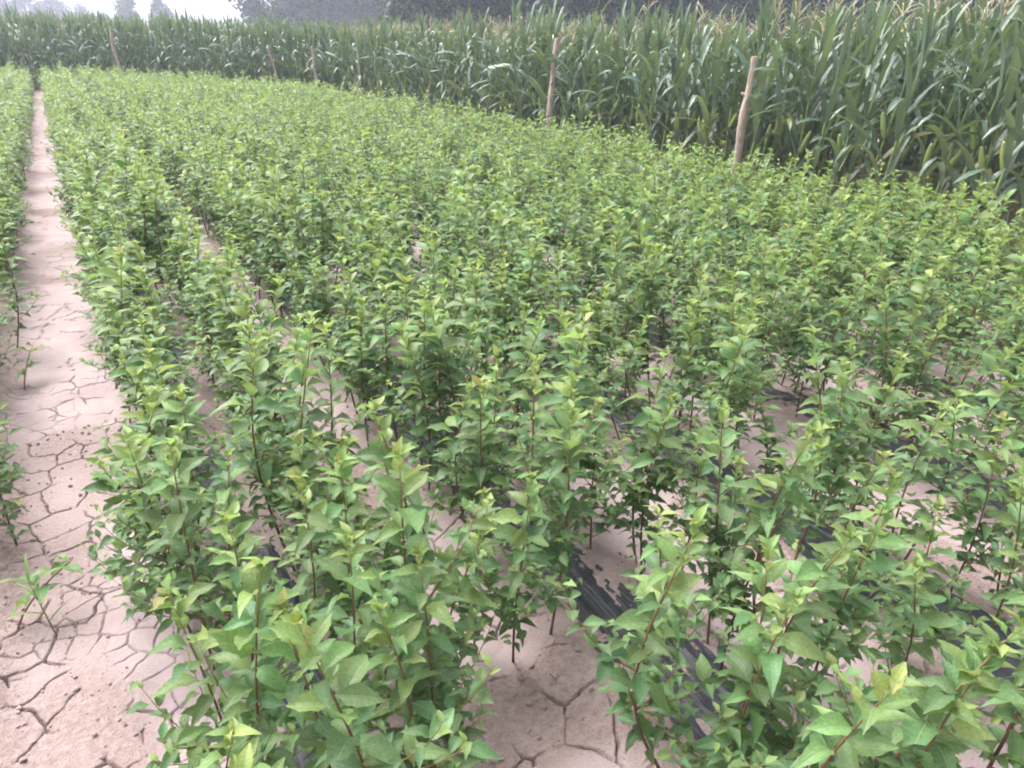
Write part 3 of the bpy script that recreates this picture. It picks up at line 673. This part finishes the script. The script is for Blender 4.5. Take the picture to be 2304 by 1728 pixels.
# ------------------------------------------------------------------ wooden posts
def post(x, y, h, lean, rad, seed, label):
    r = np.random.default_rng(seed); m = 18; t = np.linspace(0, 1, m); z0 = gz(x, y)
    P = np.stack([lean[0]*t + .030*np.sin(t*5 + seed) + .012*np.sin(t*13 + seed*3), lean[1]*t + .025*np.sin(t*4 + 2*seed), -.05 + (h + .05)*t], -1)
    V, f3, f4 = tube(P, rad*(1.08 - .22*t)*(1 + .09*np.sin(t*11 + seed) + .08*r.normal(0, 1, m)), 12, False)
    V[:, :2] += r.normal(0, rad*.04, (len(V), 2))
    root = obj('wooden_post', mesh_np('wooden_post', V, [f4], M_WOOD), loc=(x, y, z0)); tag(root, label, 'post', 'wooden posts at the edge of the corn')
    ring = V[-12:]; top = np.vstack([ring, ring.mean(0) + [0, 0, .006]]); obj('cut_top', mesh_np('cut_top', top, [np.stack([np.arange(12), (np.arange(12)+1) % 12, np.full(12, 12)], -1)], M_CUT), root)
    for k in range(3):       # stubs of sawn branches
        u = r.uniform(.35, .92); p = np.array([np.interp(u, t, P[:, j]) for j in range(3)]); a = r.uniform(0, 6.3); d = np.array([math.cos(a), math.sin(a), .5]); q = np.linspace(0, 1, 4)[:, None]
        W, g3, g4 = tube(p + d*(rad*.7 + .045*q), rad*np.array([.42, .36, .32, .28]), 7); obj('branch_stub', mesh_np('branch_stub', W, [g4, g3], M_WOOD), root)
post(7.12, 6.42, 1.76, (.04, -.03), .047, 1, 'thickest pale peeled wooden post with sawn stubs, leaning in front of tasselled corn')
post(7.15, 10.62, 1.95, (.05, -.05), .050, 2, 'tall pinkish wooden post with flat cut top, second along the corn edge')
post(7.28, 15.6, 1.50, (.02, 0), .032, 3, 'short reddish post nearly hidden among corn leaves')
post(7.05, 19.6, 1.75, (.03, 0), .030, 4, 'thin reddish post just before the corn edge turns')
post(6.62, 21.8, 1.68, (-.05, .02), .045, 5, 'greyish weathered post at the bend of the corn edge')
post(6.02, 23.5, 1.62, (-.20, .05), .036, 6, 'post with pale lower half leaning past the bend of the corn')
post(2.15, 28.6, 1.98, (-.06, .02), .060, 7, 'lone brown post in front of the corn at the far end of the beds')

# ------------------------------------------------------------------ weed and dry leaf
def grass_weed(x, y):
    root = obj('grass_weed', None, loc=(x, y, gz(x, y) - .005)); root.empty_display_size = .05
    tag(root, 'thin wilted grass weed growing on the bare cracked path', 'weed')
    r = np.random.default_rng(12); m = leaf_m = M_SAP; t = np.linspace(0, 1, 6); P = np.stack([-.03*t, .02*t, .20*t], -1)
    V, f3, f4 = tube(P, .0026*(1 - .5*t), 5); obj('stem', mesh_np('weed_stem', V, [f4, f3], M_STEM, {'tint': np.full(len(V), .9)}), root)
    for k, (z, az, L, rise, dr) in enumerate(((.05, .5, .10, 35, 40), (.08, 3.4, .11, 40, 60), (.11, 5.2, .09, 55, 30), (.14, 2.2, .12, 35, 90), (.17, .2, .13, 50, 110), (.19, 3.6, .14, 60, 120), (.19, 1.5, .10, 70, 60))):
        V, g = corn_leaf(L, .009, rise, dr, 7, None, r); p = np.array([-.15*z, .1*z, z]); obj('blade', mesh_np('blade', place(V, az, p), [g], M_SAP, {'tint': np.full(len(V), .45), 'rnd': np.full(len(V), .3)}), root)
w = pixel_at(125, 1425); grass_weed(w.x, w.y)
def seedling(x, y, h, az, label):
    root = obj('seedling', None, loc=(x, y, gz(x, y) - .006)); root.empty_display_size = .05; tag(root, label, 'seedling', 'stray seedlings on the bare path')
    r = np.random.default_rng(int(abs(x*1000))); t = np.linspace(0, 1, 6); d = np.array([math.cos(az), math.sin(az)]); P = np.stack([d[0]*h*.9*t**1.3, d[1]*h*.9*t**1.3, h*(1.1*t - .3*t*t)], -1)
    V, f3, f4 = tube(P, .003*(1 - .6*t) + .001, 5); obj('stem', mesh_np('seedling_stem', V, [f4, f3], M_STEM, {'tint': np.full(len(V), .6)}), root)
    n = 9
    for k in range(n):
        u = .25 + .75*(k + .5)/n; p = [np.interp(u, t, P[:, j]) for j in range(3)]; L = r.uniform(.07, .10)*(1 if u < .9 else .7)
        m3 = (rotz(np.array([k*2.4 + r.normal(0, .2)])) @ rotx(np.array([R(15 + r.normal(0, 12))])) @ roty(np.array([r.normal(0, .3)])))[0]*L
        obj('leaf', near_leaf(k % 5, .2 + .3*u), root, mat=Matrix(((*m3[0], p[0]), (*m3[1], p[1]), (*m3[2], p[2]), (0, 0, 0, 1))))
w = pixel_at(40, 1420); seedling(w.x, w.y, .20, .3, 'low leafy seedling leaning over the bare path beside the grass weed')
w = pixel_at(55, 880); seedling(w.x, w.y, .22, 1.2, 'small leafy seedling at the bed across the bare path')
V, f3, f4 = leaf_template((0, .10, .2, .36, .54, .72, .88, 1), 5, W=.42, arch=.9, fold=1.2, wave=.1, twist=.5)
dp = pixel_at(960, 725, .62); dl = obj('dead_leaf', mesh_np('dead_leaf', V*.10, [f3, f4], M_DEAD)); dl.location = dp; dl.rotation_euler = (R(-70), R(15), R(40))
tag(dl, 'curled rust brown dead leaf caught among the green saplings', 'dead leaf')

# ------------------------------------------------------------------ trees beyond the corn
def crown_points(r, n, H, base, wid, lobes):
    """clumps of leaves filling lobes of the crown"""
    C = []
    for k in range(lobes):
        u = (k + r.uniform(.1, .9))/lobes; z = base + (H - base)*u; w = wid*math.sin(math.pi*(.20 + .75*u))**.8
        a = r.uniform(0, 6.3); q = w*r.uniform(.25, .75); C.append((q*math.cos(a), q*math.sin(a), z, r.uniform(.30, .52)*wid*(1.1 - .4*u)))
    C = np.array(C); i = r.integers(0, len(C), n); d = r.normal(0, 1, (n, 3)); d /= np.linalg.norm(d, axis=1)[:, None]
    rad = C[i, 3]*(r.random(n)**.45); P = C[i, :3] + d*rad[:, None]*np.array([1, 1, 1.15])
    return P, C
def tree_meshes(seed, H, base, wid, n, leaf, lobes, bark):
    r = np.random.default_rng(seed); P, C = crown_points(r, n, H, base, wid, lobes)
    keep = P[:, 2] > base*.55; P = P[keep]; n = len(P)
    T = np.array([(-.5, 0, 0), (0, -.45, .06), (.5, 0, 0), (0, .55, .06)]); F = np.array([(0, 1, 2, 3)])
    M = (rotz(r.uniform(0, 6.3, n)) @ rotx(r.normal(0, .9, n)) @ roty(r.normal(0, .7, n)))*(leaf*r.uniform(.6, 1.4, n))[:, None, None]
    V = stamp(T, M, P); tint = np.clip(.5 + r.normal(0, .25, n), 0, 1)
    crown = mesh_np('crown', V, [stamp_faces(F, 4, n)], M_TREE, {'tint': np.repeat(tint, 4), 'rnd': np.repeat(r.random(n), 4)}, smooth=False)
    B = Build(); t = np.linspace(0, 1, 10); B.add(*tube(np.stack([.25*np.sin(t*3 + seed), .2*np.sin(t*2.3), -.3 + H*.92*t], -1), .20*(1 - t)**.7*(H/13) + .02, 9))
    for c in C[::2]:
        z0 = max(.8, c[2] - abs(c[3])*1.6 - .6); q = np.linspace(0, 1, 5); B.add(*tube(np.stack([c[0]*q, c[1]*q, z0 + (c[2] - z0)*q**.8], -1), .06*(1 - q)*(H/13) + .012, 5))
    return crown, B.mesh('trunk', bark)
TREES = [tree_meshes(31, 14, 1.6, 3.7, 14000, .33, 32, M_TRUNK), tree_meshes(32, 15, 1.4, 3.4, 14000, .33, 34, M_TRUNK), tree_meshes(33, 13, 1.8, 4.0, 14000, .33, 32, M_PALE), tree_meshes(34, 9, 1.2, 3.7, 6000, .34, 18, M_TRUNK)]
def tree(kind, az, dist, s, rot, label, group, name='poplar_tree'):
    x, y = dist*math.sin(R(az)), dist*math.cos(R(az)); root = obj(name, None, loc=(x, y, gz(x, y))); root.rotation_euler = (0, 0, rot); root.scale = s if isinstance(s, tuple) else (s, s, s)
    tag(root, label, 'tree', group); obj('trunk', TREES[kind][1], root); obj('crown', TREES[kind][0], root)
tr = np.random.default_rng(66)
for i, az in enumerate((25.5, 31, 36.5, 42, 47.5, 53, 59.5, 65, 71)):
    tree(2 if i == 0 else i % 3, az, 47 + tr.uniform(-3, 3), tr.uniform(.95, 1.1), tr.uniform(0, 6), 'pale trunked leafy poplar at the end of the dark tree row behind the corn' if i == 0 else 'tall dark leafy poplar in the tree row behind the tasselled corn', 'dark trees behind the corn')
for i, az in enumerate((28, 34, 40, 46, 51, 57, 63, 69)):
    tree((i + 1) % 3, az, 62 + tr.uniform(-4, 4), tr.uniform(1.0, 1.2), tr.uniform(0, 6), 'grey green poplar showing through gaps of the dark tree row', 'trees of the second row')
for i, az in enumerate((14.5, 16.6, 18.9, 21.3, 23.8, 26.4)):
    tree(i % 2, az, 92 + tr.uniform(-4, 4), (1.25, 1.25, 1.15), tr.uniform(0, 6), 'hazy blue grey tree at the open end of the distant tree belt' if i == 0 else 'hazy blue grey tree in the distant belt behind the corn', 'hazy trees beyond the corn')
for i, az in enumerate((16.2, 20, 24.6)):
    tree((i + 1) % 2, az, 112, (1.3, 1.3, 1.2), tr.uniform(0, 6), 'pale hazy tree behind the distant blue grey belt', 'hazy trees beyond the corn')
tree(3, 5.35, 150, (.95, .95, .92), 1.0, 'broad round hazy tree alone against the white sky', None, 'broadleaf_tree')
tree(3, 7.25, 150, (.62, .62, .95), 2.0, 'narrow hazy tree alone against the white sky', None, 'broadleaf_tree')
for i, (az, d, s) in enumerate(((-3.2, 190, 1.25), (-1.6, 195, 1.2), (-.1, 200, 1.08), (1.3, 205, .98), (2.6, 210, .88), (3.7, 212, .72))):
    tree(3, az, d, (s*1.25, s*1.25, s), i*1.3, 'faint hazy tree in the far line beyond the end of the path', 'far hazy tree line', 'broadleaf_tree')

# ------------------------------------------------------------------ hazy air
def haze_box():
    a, b, c = EXT + 12, -1.2, 20.0
    x0, x1, y0, y1 = gx[0] - 5, gx[-1] + 5, gy[0] - 5, gy[-1] + 5
    V = np.array([(x0, y0, b), (x1, y0, b), (x1, y1, b), (x0, y1, b), (x0, y0, c), (x1, y0, c), (x1, y1, c), (x0, y1, c)])
    F = np.array([(0, 3, 2, 1), (4, 5, 6, 7), (0, 1, 5, 4), (1, 2, 6, 5), (2, 3, 7, 6), (3, 0, 4, 7)])
    m = bpy.data.materials.new('haze_air'); m.use_nodes = True; N = m.node_tree.nodes; N.clear(); L = m.node_tree.links
    pv = N.new('ShaderNodeVolumePrincipled'); pv.inputs['Color'].default_value = (.76, .84, 1, 1); pv.inputs['Density'].default_value = .0018; pv.inputs['Anisotropy'].default_value = .2
    o = N.new('ShaderNodeOutputMaterial'); L.new(pv.outputs[0], o.inputs['Volume'])
    h = obj('haze', mesh_np('haze', V, [F], m, smooth=False)); h['kind'] = 'stuff'; h['label'] = 'pale haze hanging over the whole field'; h['category'] = 'haze'
haze_box()

print('tris', sum(sum(len(p.vertices) - 2 for p in m.polygons) if len(m.polygons) < 2000 else len(m.polygons)*2 for m in bpy.data.meshes))
